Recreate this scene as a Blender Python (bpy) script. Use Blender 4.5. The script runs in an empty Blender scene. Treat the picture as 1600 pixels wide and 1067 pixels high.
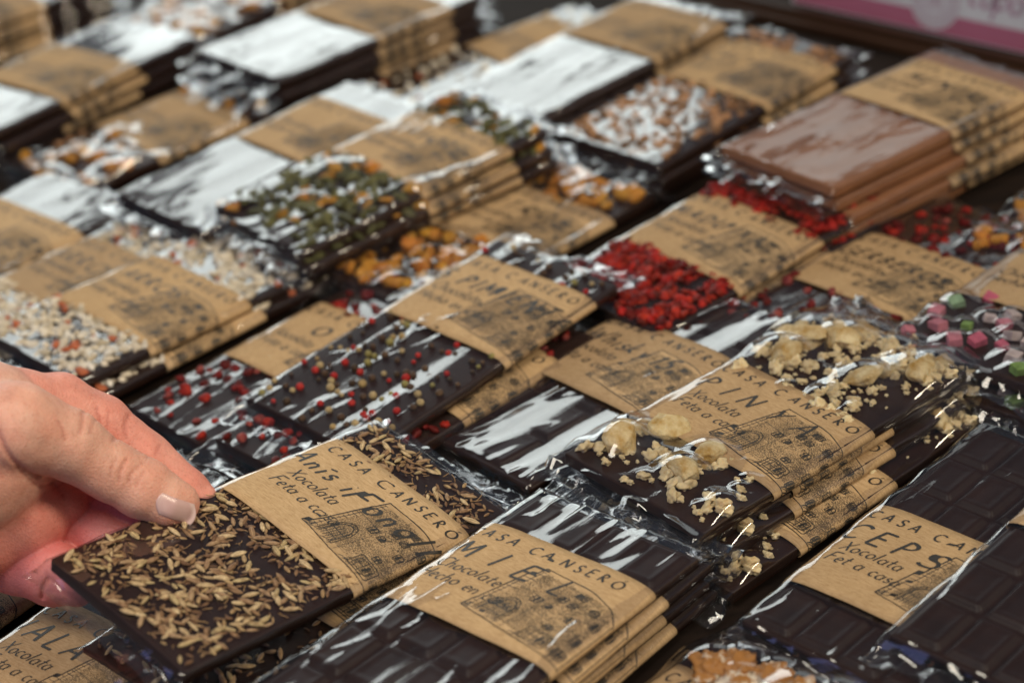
import bpy, bmesh, math, random
import numpy as np
from mathutils import Matrix, Vector

S = 0.001                       # the scene is measured in millimetres and built in metres
sc = bpy.context.scene
COL = sc.collection

# ------------------------------------------------------------------ camera
cam = bpy.data.cameras.new("camera")
cam_ob = bpy.data.objects.new("camera", cam)
COL.objects.link(cam_ob)
PITCH, ROLL, CAMH = math.radians(30.5), math.radians(-5.7), 495.6
fwv = Vector((0, math.cos(PITCH), -math.sin(PITCH)))
rtv = Vector((1, 0, 0)); upv = Vector((0, math.sin(PITCH), math.cos(PITCH)))
CR = rtv * math.cos(ROLL) + upv * math.sin(ROLL)
CU = upv * math.cos(ROLL) - rtv * math.sin(ROLL)
m = Matrix((CR, CU, -fwv)).transposed().to_4x4()
m.translation = Vector((0, 0, CAMH * S))
cam_ob.matrix_world = m
cam.sensor_width = 36.0
cam.lens = 72.0
cam.clip_start = 0.02
cam.clip_end = 60
cam.dof.use_dof = True
cam.dof.focus_distance = 0.815
cam.dof.aperture_fstop = 6.0
sc.camera = cam_ob

# ------------------------------------------------------------------ world, sun and lamps
world = bpy.data.worlds.new("World")
sc.world = world
world.use_nodes = True
wn = world.node_tree.nodes; wl = world.node_tree.links
sky = wn.new("ShaderNodeTexSky"); sky.sky_type = 'NISHITA'; sky.sun_disc = False
SUN_EL, SUN_AZ = math.radians(42), math.radians(115)      # azimuth clockwise from +Y
sky.sun_elevation = SUN_EL; sky.sun_rotation = SUN_AZ
wl.new(sky.outputs[0], wn["Background"].inputs[0])
wn["Background"].inputs[1].default_value = 0.018

def lamp(name, kind, energy, color):
    d = bpy.data.lights.new(name, kind); d.energy = energy; d.color = color
    o = bpy.data.objects.new(name, d); COL.objects.link(o); return o
sun = lamp("sun", 'SUN', 1.5, (1.0, 0.86, 0.64))
sun.data.angle = math.radians(14)
sd = Vector((math.sin(SUN_AZ) * math.cos(SUN_EL), math.cos(SUN_AZ) * math.cos(SUN_EL), math.sin(SUN_EL)))
sun.rotation_euler = sd.to_track_quat('Z', 'Y').to_euler()

def area(name, pos, target, sx, sy, radiance, color):
    o = lamp(name, 'AREA', radiance * sx * sy * math.pi, color)
    o.data.shape = 'RECTANGLE'; o.data.size = sx; o.data.size_y = sy
    o.location = pos
    d = Vector(pos) - Vector(target)
    o.rotation_euler = d.to_track_quat('Z', 'Y').to_euler()
    return o
# the bright open side of the stall, beyond the table to the left
for k, (ax, az, aw, ah, rad) in enumerate([(-1.75, .70, .80, .85, 3.8), (-.93, .74, .62, .95, 3.3), (-.14, .68, .78, .80, 3.6), (.80, .78, .8, .60, .8)]):  # last panel, dim and at right, added for the milk bar's sheen
    area("open_side_light", (ax, 2.80 + .1 * (k == 0), az), (ax * .4, 0.9, 0.1), aw, ah, rad, (0.93, 1.0, 0.97))
# added lamp overhead, brightening the near bars and bands
area("overhead_fill_light", (-0.32, 0.22, 1.15), (0.02, 0.68, 0.0), 0.62, 0.45, 11.0, (1.0, 0.91, 0.76))

# added blue fill lamp low at the front left, tinting near bar ends
area("blue_fill_light", (-1.1, 0.0, 0.42), (-0.1, 0.8, 0.0), 0.8, 0.6, 1.1, (0.36, 0.42, 1.0))

sc.view_settings.view_transform = 'Standard'
sc.view_settings.look = 'None'
sc.view_settings.exposure = 0.0
sc.view_settings.gamma = 1.0
sc.view_settings.use_curve_mapping = False
sc.cycles.use_denoising = True
sc.cycles.transparent_max_bounces = 40
sc.cycles.max_bounces = 10
sc.cycles.sample_clamp_indirect = 6.0

# ------------------------------------------------------------------ noise
_rs = np.random.RandomState(7)
_perm = np.tile(_rs.permutation(256), 2)
_g3 = _rs.normal(size=(256, 3)); _g3 /= np.linalg.norm(_g3, axis=1)[:, None]
def pnoise(x, y, z=0.0):
    x, y, z = np.broadcast_arrays(np.asarray(x, float), np.asarray(y, float), np.asarray(z, float))
    xi = np.floor(x).astype(int); yi = np.floor(y).astype(int); zi = np.floor(z).astype(int)
    fx, fy, fz = x - xi, y - yi, z - zi
    w = lambda t: t * t * t * (t * (6 * t - 15) + 10)
    u, v, ww = w(fx), w(fy), w(fz)
    r = 0
    for dx in (0, 1):
        for dy in (0, 1):
            for dz in (0, 1):
                h = _perm[(_perm[(_perm[(xi + dx) & 255] + yi + dy) & 255] + zi + dz) & 255]
                g = _g3[h]
                d = g[..., 0] * (fx - dx) + g[..., 1] * (fy - dy) + g[..., 2] * (fz - dz)
                r = r + d * (u if dx else 1 - u) * (v if dy else 1 - v) * (ww if dz else 1 - ww)
    return r * 1.6

# ------------------------------------------------------------------ mesh helpers
def tag(o, label=None, cat=None, group=None, kind=None):
    if label: o['label'] = label
    if cat: o['category'] = cat
    if group: o['group'] = group
    if kind: o['kind'] = kind
    return o
def mesh_data(name, verts, faces, mat, smooth=True, tints=None, uv=None):
    me = bpy.data.meshes.new(name)
    me.from_pydata((np.asarray(verts, float) * S).tolist(), [], faces)
    me.materials.append(mat)
    if smooth: me.polygons.foreach_set('use_smooth', [True] * len(me.polygons))
    if tints is not None:
        a = me.color_attributes.new('tint', 'FLOAT_COLOR', 'POINT')
        t = np.ones((len(verts), 4)); t[:, :3] = tints
        a.data.foreach_set('color', t.ravel())
    if uv is not None:
        l = me.uv_layers.new(name='UVMap')
        idx = np.empty(len(me.loops), int); me.loops.foreach_get('vertex_index', idx)
        l.data.foreach_set('uv', np.asarray(uv, float)[idx].ravel())
    me.update()
    return me
def link(name, me, parent=None):
    o = bpy.data.objects.new(name, me); COL.objects.link(o)
    if parent: o.parent = parent
    return o
def empty(name, mat=None):
    o = bpy.data.objects.new(name, None); COL.objects.link(o)
    o.empty_display_size = 0.01
    if mat is not None: o.matrix_world = mat
    return o
class MB:
    def __init__(self): self.v = []; self.f = []; self.t = []; self.n = 0
    def add(self, v, f, t=None):
        v = np.asarray(v, float)
        self.v.append(v); self.f += [tuple(i + self.n for i in q) for q in f]
        self.t.append(np.tile(t if t is not None else (1, 1, 1), (len(v), 1)) if t is None or np.ndim(t) == 1 else t)
        self.n += len(v)
    def data(self, name, mat, smooth=True):
        return mesh_data(name, np.vstack(self.v), self.f, mat, smooth, np.vstack(self.t))
def grid_faces(nu, nv, off=0, closed=False):
    f = []
    for j in range(nv - 1):
        for i in range(nu if closed else nu - 1):
            i2 = (i + 1) % nu
            f.append((off + j * nu + i, off + j * nu + i2, off + (j + 1) * nu + i2, off + (j + 1) * nu + i))
    return f
def box_bm(x0, x1, y0, y1, z0, z1, bev=0.0, seg=2):
    bm = bmesh.new()
    bmesh.ops.create_cube(bm, size=1)
    for v in bm.verts:
        v.co = Vector((x0 if v.co.x < 0 else x1, y0 if v.co.y < 0 else y1, z0 if v.co.z < 0 else z1))
    if bev: bmesh.ops.bevel(bm, geom=list(bm.edges), offset=bev, segments=seg, affect='EDGES', profile=0.6)
    bm.verts.ensure_lookup_table()
    v = [tuple(q.co) for q in bm.verts]; f = [tuple(q.index for q in p.verts) for p in bm.faces]
    bm.free(); return v, f
_ico = {}
def ico(n):
    if n not in _ico:
        bm = bmesh.new(); bmesh.ops.create_icosphere(bm, subdivisions=n, radius=1.0)
        bm.verts.ensure_lookup_table()
        _ico[n] = (np.array([q.co[:] for q in bm.verts]), [tuple(q.index for q in p.verts) for p in bm.faces])
        bm.free()
    return _ico[n]

# ------------------------------------------------------------------ materials
def new_mat(name):
    m = bpy.data.materials.new(name); m.use_nodes = True
    return m, m.node_tree.nodes, m.node_tree.links, m.node_tree.nodes["Principled BSDF"]
def nz(n, l, scale, detail=3, rough=0.55, coord=None, vec=None):
    t = n.new("ShaderNodeTexNoise"); t.inputs['Scale'].default_value = scale
    t.inputs['Detail'].default_value = detail; t.inputs['Roughness'].default_value = rough
    if vec is not None: l.new(vec, t.inputs['Vector'])
    return t
def ramp(n, l, src, stops):
    r = n.new("ShaderNodeValToRGB"); l.new(src, r.inputs[0])
    e = r.color_ramp.elements
    e[0].position, e[0].color = stops[0][0], (*stops[0][1], 1)
    e[1].position, e[1].color = stops[-1][0], (*stops[-1][1], 1)
    for p, c in stops[1:-1]:
        q = e.new(p); q.color = (*c, 1)
    return r
def mixc(n, l, fac, a, b, mode='MIX'):
    x = n.new("ShaderNodeMix"); x.data_type = 'RGBA'; x.blend_type = mode
    for s, k in ((fac, 0), (a, 6), (b, 7)):
        if isinstance(s, (int, float)): x.inputs[k].default_value = s
        elif isinstance(s, tuple): x.inputs[k].default_value = (*s, 1)
        else: l.new(s, x.inputs[k])
    return x.outputs[2]
def objco(n, l, sx=1, sy=1, sz=1):
    c = n.new("ShaderNodeTexCoord"); mp = n.new("ShaderNodeMapping")
    l.new(c.outputs['Object'], mp.inputs['Vector']); mp.inputs['Scale'].default_value = (sx, sy, sz)
    return mp.outputs[0]
def bump(n, l, h, strength, dist, bsdf):
    b = n.new("ShaderNodeBump"); b.inputs['Strength'].default_value = strength
    b.inputs['Distance'].default_value = dist; l.new(h, b.inputs['Height']); l.new(b.outputs[0], bsdf.inputs['Normal'])
    return b
def maths(n, l, op, a, b=None, clamp=False):
    x = n.new("ShaderNodeMath"); x.operation = op; x.use_clamp = clamp
    for k, s in enumerate((a, b)):
        if s is None: continue
        if isinstance(s, (int, float)): x.inputs[k].default_value = s
        else: l.new(s, x.inputs[k])
    return x.outputs[0]

def paper_nodes(n, l):
    co = objco(n, l, 1, 1, 1)
    fib = nz(n, l, 1.0, 3, 0.6, vec=objco(n, l, 260, 1500, 600))     # short fibres
    spk = nz(n, l, 1700, 2, 0.6, vec=co)
    cl = nz(n, l, 55, 3, 0.6, vec=co)
    base = ramp(n, l, fib.outputs[0], [(0.3, (0.42, 0.28, 0.15)), (0.5, (0.51, 0.355, 0.20)), (0.72, (0.59, 0.425, 0.255))]).outputs[0]
    dk = ramp(n, l, spk.outputs[0], [(0.60, (1, 1, 1)), (0.74, (0.66, 0.58, 0.5))]).outputs[0]
    c = mixc(n, l, 1.0, base, dk, 'MULTIPLY')
    c2 = ramp(n, l, cl.outputs[0], [(0.3, (0.9, 0.88, 0.86)), (0.7, (1.06, 1.05, 1.03))]).outputs[0]
    c = mixc(n, l, 1.0, c, c2, 'MULTIPLY')
    oi = n.new("ShaderNodeObjectInfo")
    rr = ramp(n, l, oi.outputs['Random'], [(0.0, (0.84, 0.83, 0.84)), (0.5, (1.0, 0.97, 0.91)), (1.0, (1.08, 1.08, 1.08))]).outputs[0]
    c = mixc(n, l, 1.0, c, rr, 'MULTIPLY')
    return c, fib.outputs[0]
def mat_paper():
    m, n, l, b = new_mat("kraft_paper")
    c, h = paper_nodes(n, l); l.new(c, b.inputs['Base Color'])
    b.inputs['Roughness'].default_value = 0.75; b.inputs['Specular IOR Level'].default_value = 0.08
    bump(n, l, h, 0.25, 0.0002, b)
    return m
def mat_drawing():
    m, n, l, b = new_mat("printed_stonework")
    c, h = paper_nodes(n, l)
    co = objco(n, l)
    dots = nz(n, l, 2100, 2, 0.7, vec=co)
    patch = nz(n, l, 130, 3, 0.6, vec=co)
    uv = n.new("ShaderNodeUVMap"); sp = n.new("ShaderNodeSeparateXYZ"); l.new(uv.outputs[0], sp.inputs[0])
    e1 = maths(n, l, 'MULTIPLY', sp.outputs[0], maths(n, l, 'SUBTRACT', 1.0, sp.outputs[0]))
    e2 = maths(n, l, 'MULTIPLY', sp.outputs[1], maths(n, l, 'SUBTRACT', 1.0, sp.outputs[1]))
    e = maths(n, l, 'MULTIPLY', maths(n, l, 'MINIMUM', e1, e2), 14.0, True)
    edge = maths(n, l, 'MULTIPLY', e, 0.62)
    t = maths(n, l, 'ADD', maths(n, l, 'MULTIPLY', dots.outputs[0], 1.0), maths(n, l, 'MULTIPLY', patch.outputs[0], 0.35))
    t = maths(n, l, 'ADD', t, maths(n, l, 'SUBTRACT', edge, 0.62))
    mr = n.new("ShaderNodeMapRange"); l.new(t, mr.inputs[0])
    mr.inputs[1].default_value = 0.635; mr.inputs[2].default_value = 0.70
    ink = mixc(n, l, maths(n, l, 'MULTIPLY', mr.outputs[0], 0.85), c, (0.05, 0.042, 0.035))
    l.new(ink, b.inputs['Base Color']); b.inputs['Roughness'].default_value = 0.75
    b.inputs['Specular IOR Level'].default_value = 0.08
    bump(n, l, h, 0.25, 0.0002, b)
    return m
def mat_ink():
    m, n, l, b = new_mat("black_ink")
    t = nz(n, l, 1500, 2, 0.6, vec=objco(n, l))
    r = ramp(n, l, t.outputs[0], [(0.3, (0.012, 0.011, 0.01)), (0.75, (0.05, 0.043, 0.036))])
    l.new(r.outputs[0], b.inputs['Base Color']); b.inputs['Roughness'].default_value = 0.55
    return m
def mat_choc(name, c0, c1):
    m, n, l, b = new_mat(name)
    t = nz(n, l, 70, 4, 0.6, vec=objco(n, l))
    r = ramp(n, l, t.outputs[0], [(0.3, c0), (0.7, c1)])
    l.new(r.outputs[0], b.inputs['Base Color']); b.inputs['Roughness'].default_value = 0.45; b.inputs['Specular IOR Level'].default_value = 0.22
    t2 = nz(n, l, 500, 3, 0.6, vec=objco(n, l))
    bump(n, l, t2.outputs[0], 0.25, 0.0003, b)
    return m
def mat_film():
    m, n, l, b = new_mat("clear_cellophane"); n.remove(b)
    geo = n.new("ShaderNodeNewGeometry")
    ior = n.new("ShaderNodeMix"); ior.data_type = 'FLOAT'
    l.new(geo.outputs['Backfacing'], ior.inputs[0]); ior.inputs[2].default_value = 1.5; ior.inputs[3].default_value = 1 / 1.5
    fr = n.new("ShaderNodeFresnel"); l.new(ior.outputs[0], fr.inputs[0])
    t = nz(n, l, 1.0, 3, 0.6, vec=objco(n, l, 160, 30, 120))
    bp = n.new("ShaderNodeBump"); bp.inputs['Strength'].default_value = 0.05; bp.inputs['Distance'].default_value = 0.002
    l.new(t.outputs[0], bp.inputs['Height']); l.new(bp.outputs[0], fr.inputs['Normal'])
    fac = maths(n, l, 'DIVIDE', maths(n, l, 'MULTIPLY', fr.outputs[0], 2.15), maths(n, l, 'ADD', fr.outputs[0], 1.0), True)
    tr = n.new("ShaderNodeBsdfTransparent"); tr.inputs[0].default_value = (0.965, 0.965, 0.975, 1)
    gl = n.new("ShaderNodeBsdfGlossy"); gl.inputs['Roughness'].default_value = 0.07
    l.new(bp.outputs[0], gl.inputs['Normal'])
    mx = n.new("ShaderNodeMixShader"); l.new(fac, mx.inputs[0])
    df = n.new("ShaderNodeBsdfDiffuse"); df.inputs[0].default_value = (.75, .78, .84, 1)     # whitish tint of the film, doubling as painted sheen so it shows
    m0 = n.new("ShaderNodeMixShader"); m0.inputs[0].default_value = .007
    l.new(tr.outputs[0], m0.inputs[1]); l.new(df.outputs[0], m0.inputs[2]); l.new(m0.outputs[0], mx.inputs[1]); l.new(gl.outputs[0], mx.inputs[2])
    l.new(mx.outputs[0], n["Material Output"].inputs[0])
    return m
def mat_tint(name, c0, c1, scale, rough=0.6, sss=0.0, bumpd=0.0004, bscale=900, stretch=(1, 1, 1)):
    """colour of the piece itself: per-piece tint times a two-tone grain"""
    m, n, l, b = new_mat(name)
    a = n.new("ShaderNodeAttribute"); a.attribute_name = 'tint'
    t = nz(n, l, scale, 4, 0.6, vec=objco(n, l, *stretch))
    r = ramp(n, l, t.outputs[0], [(0.33, c0), (0.66, c1)] if name != 'sugared_walnut' else [(0.50, c0), (0.58, c1)])
    c = mixc(n, l, 1.0, r.outputs[0], a.outputs[0], 'MULTIPLY')
    l.new(c, b.inputs['Base Color']); b.inputs['Roughness'].default_value = rough; b.inputs['Specular IOR Level'].default_value = .25
    if sss:
        b.inputs['Subsurface Weight'].default_value = sss; b.inputs['Subsurface Scale'].default_value = 0.003
        b.inputs['Subsurface Radius'].default_value = (1.0, 0.7, 0.35)
    t2 = nz(n, l, bscale, 3, 0.65, vec=objco(n, l))
    bump(n, l, t2.outputs[0], 0.5, bumpd, b)
    return m
M = dict(
    paper=mat_paper(), drawing=mat_drawing(), ink=mat_ink(), film=mat_film(),
    dark=mat_choc("dark_chocolate", (0.017, 0.0065, 0.004), (0.031, 0.0125, 0.008)),
    milk=mat_choc("milk_chocolate", (0.27, 0.115, 0.05), (0.36, 0.165, 0.078)),
    seed=mat_tint("fennel_seed_husk", (0.25, 0.17, 0.11), (0.49, 0.375, 0.25), 500, 0.65),
    crumb=mat_tint("nut_crumb_cream", (0.62, 0.47, 0.26), (0.80, 0.68, 0.45), 300, 0.7, 0.25),
    chunk=mat_tint("candied_pineapple", (0.48, 0.29, 0.075), (0.84, 0.73, 0.50), 140, 0.7, 0.2, 0.0016, 650),
    pepper=mat_tint("peppercorn_skin", (0.6, 0.6, 0.6), (1, 1, 1), 600, 0.55),
    fruit=mat_tint("dried_red_fruit", (0.14, 0.004, 0.004), (0.42, 0.022, 0.010), 260, 0.6, 0.0),
    peel=mat_tint("candied_orange_peel", (0.42, 0.15, 0.012), (0.74, 0.36, 0.05), 200, 0.4, 0.4),
    cube=mat_tint("candied_fruit_cube", (0.6, 0.6, 0.6), (1, 1, 1), 200, 0.8, 0.25),
    nougat=mat_tint("puffed_rice_topping", (0.48, 0.42, 0.33), (0.78, 0.73, 0.64), 200, 0.6),
    nib=mat_tint("cocoa_nib", (0.16, 0.075, 0.035), (0.40, 0.22, 0.11), 300, 0.6),
    pump=mat_tint("pumpkin_seed_skin", (0.04, 0.042, 0.013), (0.13, 0.12, 0.042), 300, 0.5),
    walnut=mat_tint("sugared_walnut", (0.44, 0.20, 0.05), (0.82, 0.72, 0.58), 110, 0.38, 0.0),
)

# ------------------------------------------------------------------ hand lettering
def arc(cx, cy, rx, ry, a0, a1, n=14):
    return [(cx + rx * math.cos(math.radians(a0 + (a1 - a0) * i / n)), cy + ry * math.sin(math.radians(a0 + (a1 - a0) * i / n))) for i in range(n + 1)]
X = 0.55
G = {
 'A': (.78, [[(0, 0), (.40, 1), (.70, 0)], [(.13, .33), (.60, .36)]]),
 'B': (.62, [[(.05, 0), (.08, 1)], arc(.08, .76, .38, .24, 90, -90) + arc(.08, .26, .45, .26, 90, -90)]),
 'C': (.75, [arc(.45, .5, .42, .5, 48, 312)]),
 'D': (.75, [[(.06, 0), (.06, 1)], arc(.06, .5, .6, .5, 90, -90)]),
 'E': (.62, [[(.08, 1), (.05, 0)], [(.08, .98), (.56, 1)], [(.07, .52), (.46, .54)], [(.05, .0), (.55, .02)]]),
 'F': (.58, [[(.10, 1), (.05, 0)], [(.10, .98), (.62, 1.02)], [(.07, .52), (.46, .56)]]),
 'G': (.8, [arc(.45, .5, .42, .5, 50, 330), [(.5, .45), (.84, .45), (.82, .05)]]),
 'H': (.72, [[(.05, 0), (.08, 1)], [(.62, 0), (.64, 1)], [(.06, .5), (.64, .52)]]),
 'I': (.26, [[(.10, 0), (.13, 1)]]),
 'L': (.56, [[(.10, 1), (.05, 0), (.52, .02)]]),
 'M': (.92, [[(.02, 0), (.14, 1), (.42, .25), (.72, 1), (.84, 0)]]),
 'N': (.78, [[(.05, 0), (.08, 1), (.66, 0), (.68, 1)]]),
 'O': (.88, [arc(.45, .5, .40, .48, 100, 460, 24)]),
 'P': (.60, [[(.05, 0), (.08, 1)], arc(.08, .74, .42, .26, 90, -90)]),
 'R': (.66, [[(.05, 0), (.08, 1)], arc(.08, .76, .38, .24, 90, -90), [(.12, .52), (.58, 0)]]),
 'S': (.58, [arc(.33, .75, .22, .24, 30, 270, 10)[:-1] + arc(.28, .27, .24, .25, 90, -150, 10)]),
 'T': (.66, [[(.32, 0), (.34, 1)], [(.02, .98), (.66, 1.02)]]),
 'U': (.74, [[(.06, 1), (.06, .35)] + arc(.34, .3, .28, .3, 180, 360, 10) + [(.64, 1)]]),
 'V': (.70, [[(.02, 1), (.32, 0), (.66, 1)]]),
 'W': (1.0, [[(.02, 1), (.22, 0), (.48, .75), (.70, 0), (.96, 1.05)]]),
 'X': (.66, [[(.04, 1), (.58, 0)], [(.62, 1), (.02, 0)]]),
 'Y': (.66, [[(.04, 1), (.30, .48)], [(.64, 1.02), (.30, .48), (.16, 0)]]),
 'Z': (.66, [[(.06, 1), (.6, .98), (.02, 0), (.62, .02)]]),
 '5': (.62, [[(.56, 1), (.18, .98), (.12, .58)] + arc(.26, .3, .28, .3, 100, -140, 12)]),
 '1': (.4, [[(.05, .78), (.24, 1), (.22, 0)]]),
 'a': (.50, [arc(.22, .26, .2, .27, 60, 400, 16), [(.42, X), (.40, .06), (.47, .0)]]),
 'b': (.50, [[(.06, 1), (.05, .02)], arc(.22, .27, .19, .26, 170, -170, 16)]),
 'c': (.42, [arc(.25, .27, .2, .27, 50, 310, 12)]),
 'd': (.52, [arc(.22, .26, .2, .27, 60, 400, 16), [(.44, 1), (.42, 0)]]),
 'e': (.46, [[(.06, .27), (.40, .32)] + arc(.24, .28, .19, .27, 15, 310, 14)]),
 'f': (.34, [[(.42, .95), (.26, 1), (.18, .8), (.14, 0)], [(.02, X), (.34, X)]]),
 'h': (.50, [[(.06, 1), (.04, 0)], [(.06, .35), (.18, .53), (.32, .52), (.38, .38), (.38, 0)]]),
 'i': (.20, [[(.08, X), (.07, 0)], [(.10, .76), (.115, .80)]]),
 'í': (.22, [[(.08, X), (.07, 0)], [(.03, .78), (.32, .88)]]),
 'k': (.46, [[(.06, 1), (.04, 0)], [(.38, X), (.06, .25), (.42, 0)]]),
 'l': (.20, [[(.09, 1.02), (.06, 0)]]),
 'n': (.50, [[(.06, X), (.04, 0)], [(.06, .35), (.18, .53), (.32, .52), (.38, .38), (.38, 0)]]),
 'o': (.50, [arc(.24, .27, .21, .27, 100, 460, 18)]),
 'r': (.36, [[(.06, X), (.04, 0)], [(.06, .33), (.18, .50), (.34, .52)]]),
 's': (.38, [arc(.21, .41, .13, .13, 30, 270, 8)[:-1] + arc(.19, .15, .15, .15, 90, -150, 8)]),
 't': (.36, [[(.18, .85), (.14, .08), (.22, 0), (.32, .04)], [(.02, X), (.34, X)]]),
 'u': (.5, [[(.06, X), (.07, .15), (.2, 0), (.36, .12)], [(.40, X), (.40, 0)]]),
 'x': (.42, [[(.04, X), (.36, 0)], [(.38, X), (.02, 0)]]),
 'y': (.46, [[(.04, X), (.22, .05)], [(.42, X), (.16, -.3)]]),
 ' ': (.34, []),
}
G['Ó'] = (.88, G['O'][1] + [[(.42, 1.16), (.60, 1.34)]])

def resample(p, step):
    p = np.array(p, float); d = np.r_[0, np.cumsum(np.linalg.norm(np.diff(p, axis=0), axis=1))]
    n = max(2, int(d[-1] / step) + 1); t = np.linspace(0, d[-1], n)
    return np.c_[np.interp(t, d, p[:, 0]), np.interp(t, d, p[:, 1])]
def ribbon(out, pts, w, nib=None, taper=0.75):
    """one pen stroke in label coordinates -> quads; a nib angle makes it calligraphic"""
    p = resample(pts, 0.55)
    if len(p) < 2: return
    d = np.gradient(p, axis=0); a = np.arctan2(d[:, 1], d[:, 0])
    nrm = np.c_[-np.sin(a), np.cos(a)]
    w = w * 1.65 if nib is not None else w
    ww = np.full(len(p), w)
    if nib is not None: ww = w * (0.42 + 0.75 * np.abs(np.sin(a - nib)))
    ww[0] *= taper; ww[-1] *= taper
    L = p + nrm * ww[:, None] / 2; R = p - nrm * ww[:, None] / 2
    out.append((L, R))
def write(out, text, s0, v0, size, width, slant=0.2, track=0.0, rng=None, rise=0.0, sx=1.0):
    x = s0
    for ch in text:
        adv, strokes = G[ch]
        jy = rng.uniform(-.04, .04) * size; js = rng.uniform(-.03, .03)
        parts = []
        for st in strokes:                                     # straight pen strokes are separate, so corners stay crisp
            parts += [st] if len(st) > 5 else [st[i:i + 2] for i in range(len(st) - 1)]
        for st in parts:
            ribbon(out, [(x + (px * sx + py * (slant + js)) * size, v0 + jy + py * size + (x - s0) * rise) for px, py in st], width, math.radians(35))
        x += (adv * sx + track) * size
    return x

HB = [(-4.5, -19.5), (46.5, -27.0), (46.5, 13.5), (5.5, 16.5)]      # outline of the printed house: BL BR TR TL
def hp(p, q):
    bl, br, tr, tl = HB
    return ((bl[0] * (1 - p) + br[0] * p) * (1 - q) + (tl[0] * (1 - p) + tr[0] * p) * q,
            (bl[1] * (1 - p) + br[1] * p) * (1 - q) + (tl[1] * (1 - p) + tr[1] * p) * q - 2.2 * max(0, (p - .6)) * q)
def house_strokes(rng):
    o = []
    def L(pts, w=0.32, j=0.28, n=2):
        w *= 1.35; j *= .4
        for _ in range(n):
            q = resample([hp(*a) for a in pts], 1.6)
            q = q + np.array([[rng.gauss(0, j), rng.gauss(0, j)] for _ in q]) * 0.6
            ribbon(o, q, w * rng.uniform(.7, 1.1))
    L([(0, 0), (0, 1)], .4, .4, 3); L([(0, 1), (.55, 1), (.86, .93), (1, .8)], .35, .35, 3)
    L([(0, 0), (.35, -.02), (1, 0)], .35, .35, 3); L([(.98, 0), (.98, .8)], .3, .2, 2)
    L([(.04, .04), (.04, .5), (.03, .93)], .25, .25, 1)
    L([(.0, .62), (.36, .60)], .25, .12, 1); L([(.36, .98), (.37, .0)], .2, .12, 1)
    for i in range(17):                                    # quoins up the left edge
        q = .03 + i * .056; L([(.015, q), (.055 + .02 * (i % 2), q + .005)], .3, .05, 1)
    for i in range(26):                                    # shading along the foot of the wall
        p = rng.uniform(0, .95); L([(p, rng.uniform(0, .03)), (p + rng.uniform(.02, .05), rng.uniform(.03, .09))], .28, .1, 1)
    ac, aq, ar = .20, .22, .085                             # arched doorway
    for k in (1.0, 1.28):
        L([(ac - ar * k, .03), (ac - ar * k, aq)] + [(ac - ar * k * math.cos(t), aq + ar * 2.0 * k * math.sin(t)) for t in np.linspace(0, math.pi, 10)] + [(ac + ar * k, .03)], .35, .1, 2)
    for t in np.linspace(.1, math.pi - .1, 9):
        L([(ac - ar * math.cos(t), aq + ar * 2 * math.sin(t)), (ac - ar * 1.28 * math.cos(t), aq + ar * 2.56 * math.sin(t))], .3, .04, 1)
    for i in range(6):
        p = ac - ar + (i + .5) * ar / 3; L([(p, .04), (p, aq + .08)], .3, .1, 1)
    L([(ac - ar, aq), (ac + ar, aq)], .3, .05, 1); L([(ac - ar, .12), (ac + ar, .12)], .3, .05, 1)
    def win(p0, p1, q0, q1, dark=5):
        L([(p0, q0), (p1, q0), (p1, q1), (p0, q1), (p0, q0)], .38, .06, 2)
        L([((p0 + p1) / 2, q0), ((p0 + p1) / 2, q1)], .3, .04, 1); L([(p0, (q0 + q1) / 2), (p1, (q0 + q1) / 2)], .3, .04, 1)
        for i in range(dark):
            a = p0 + (p1 - p0) * rng.random(); L([(a, q0 + .1 * (q1 - q0)), (a + .012, q1 - .1 * (q1 - q0))], .34, .06, 1)
    win(.26, .35, .50, .60, 6); win(.50, .62, .82, .90, 12); win(.42, .50, .67, .76, 8); win(.54, .62, .66, .74, 8)
    win(.40, .47, .50, .58, 5); win(.74, .82, .72, .82, 5); win(.66, .74, .48, .58, 5); win(.60, .67, .27, .35, 4)
    win(.56, .74, .06, .20, 9); win(.53, .77, .03, .23, 0); win(.86, .93, .30, .42, 6); win(.86, .93, .58, .70, 6); win(.84, .95, .06, .18, 8)
    for i in range(40):                                    # loose stone marks
        p, q = rng.uniform(.05, .95), rng.uniform(.05, .92)
        L([(p, q), (p + rng.uniform(.01, .03), q + rng.uniform(-.02, .02))], .22, .1, 1)
    return o

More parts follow.
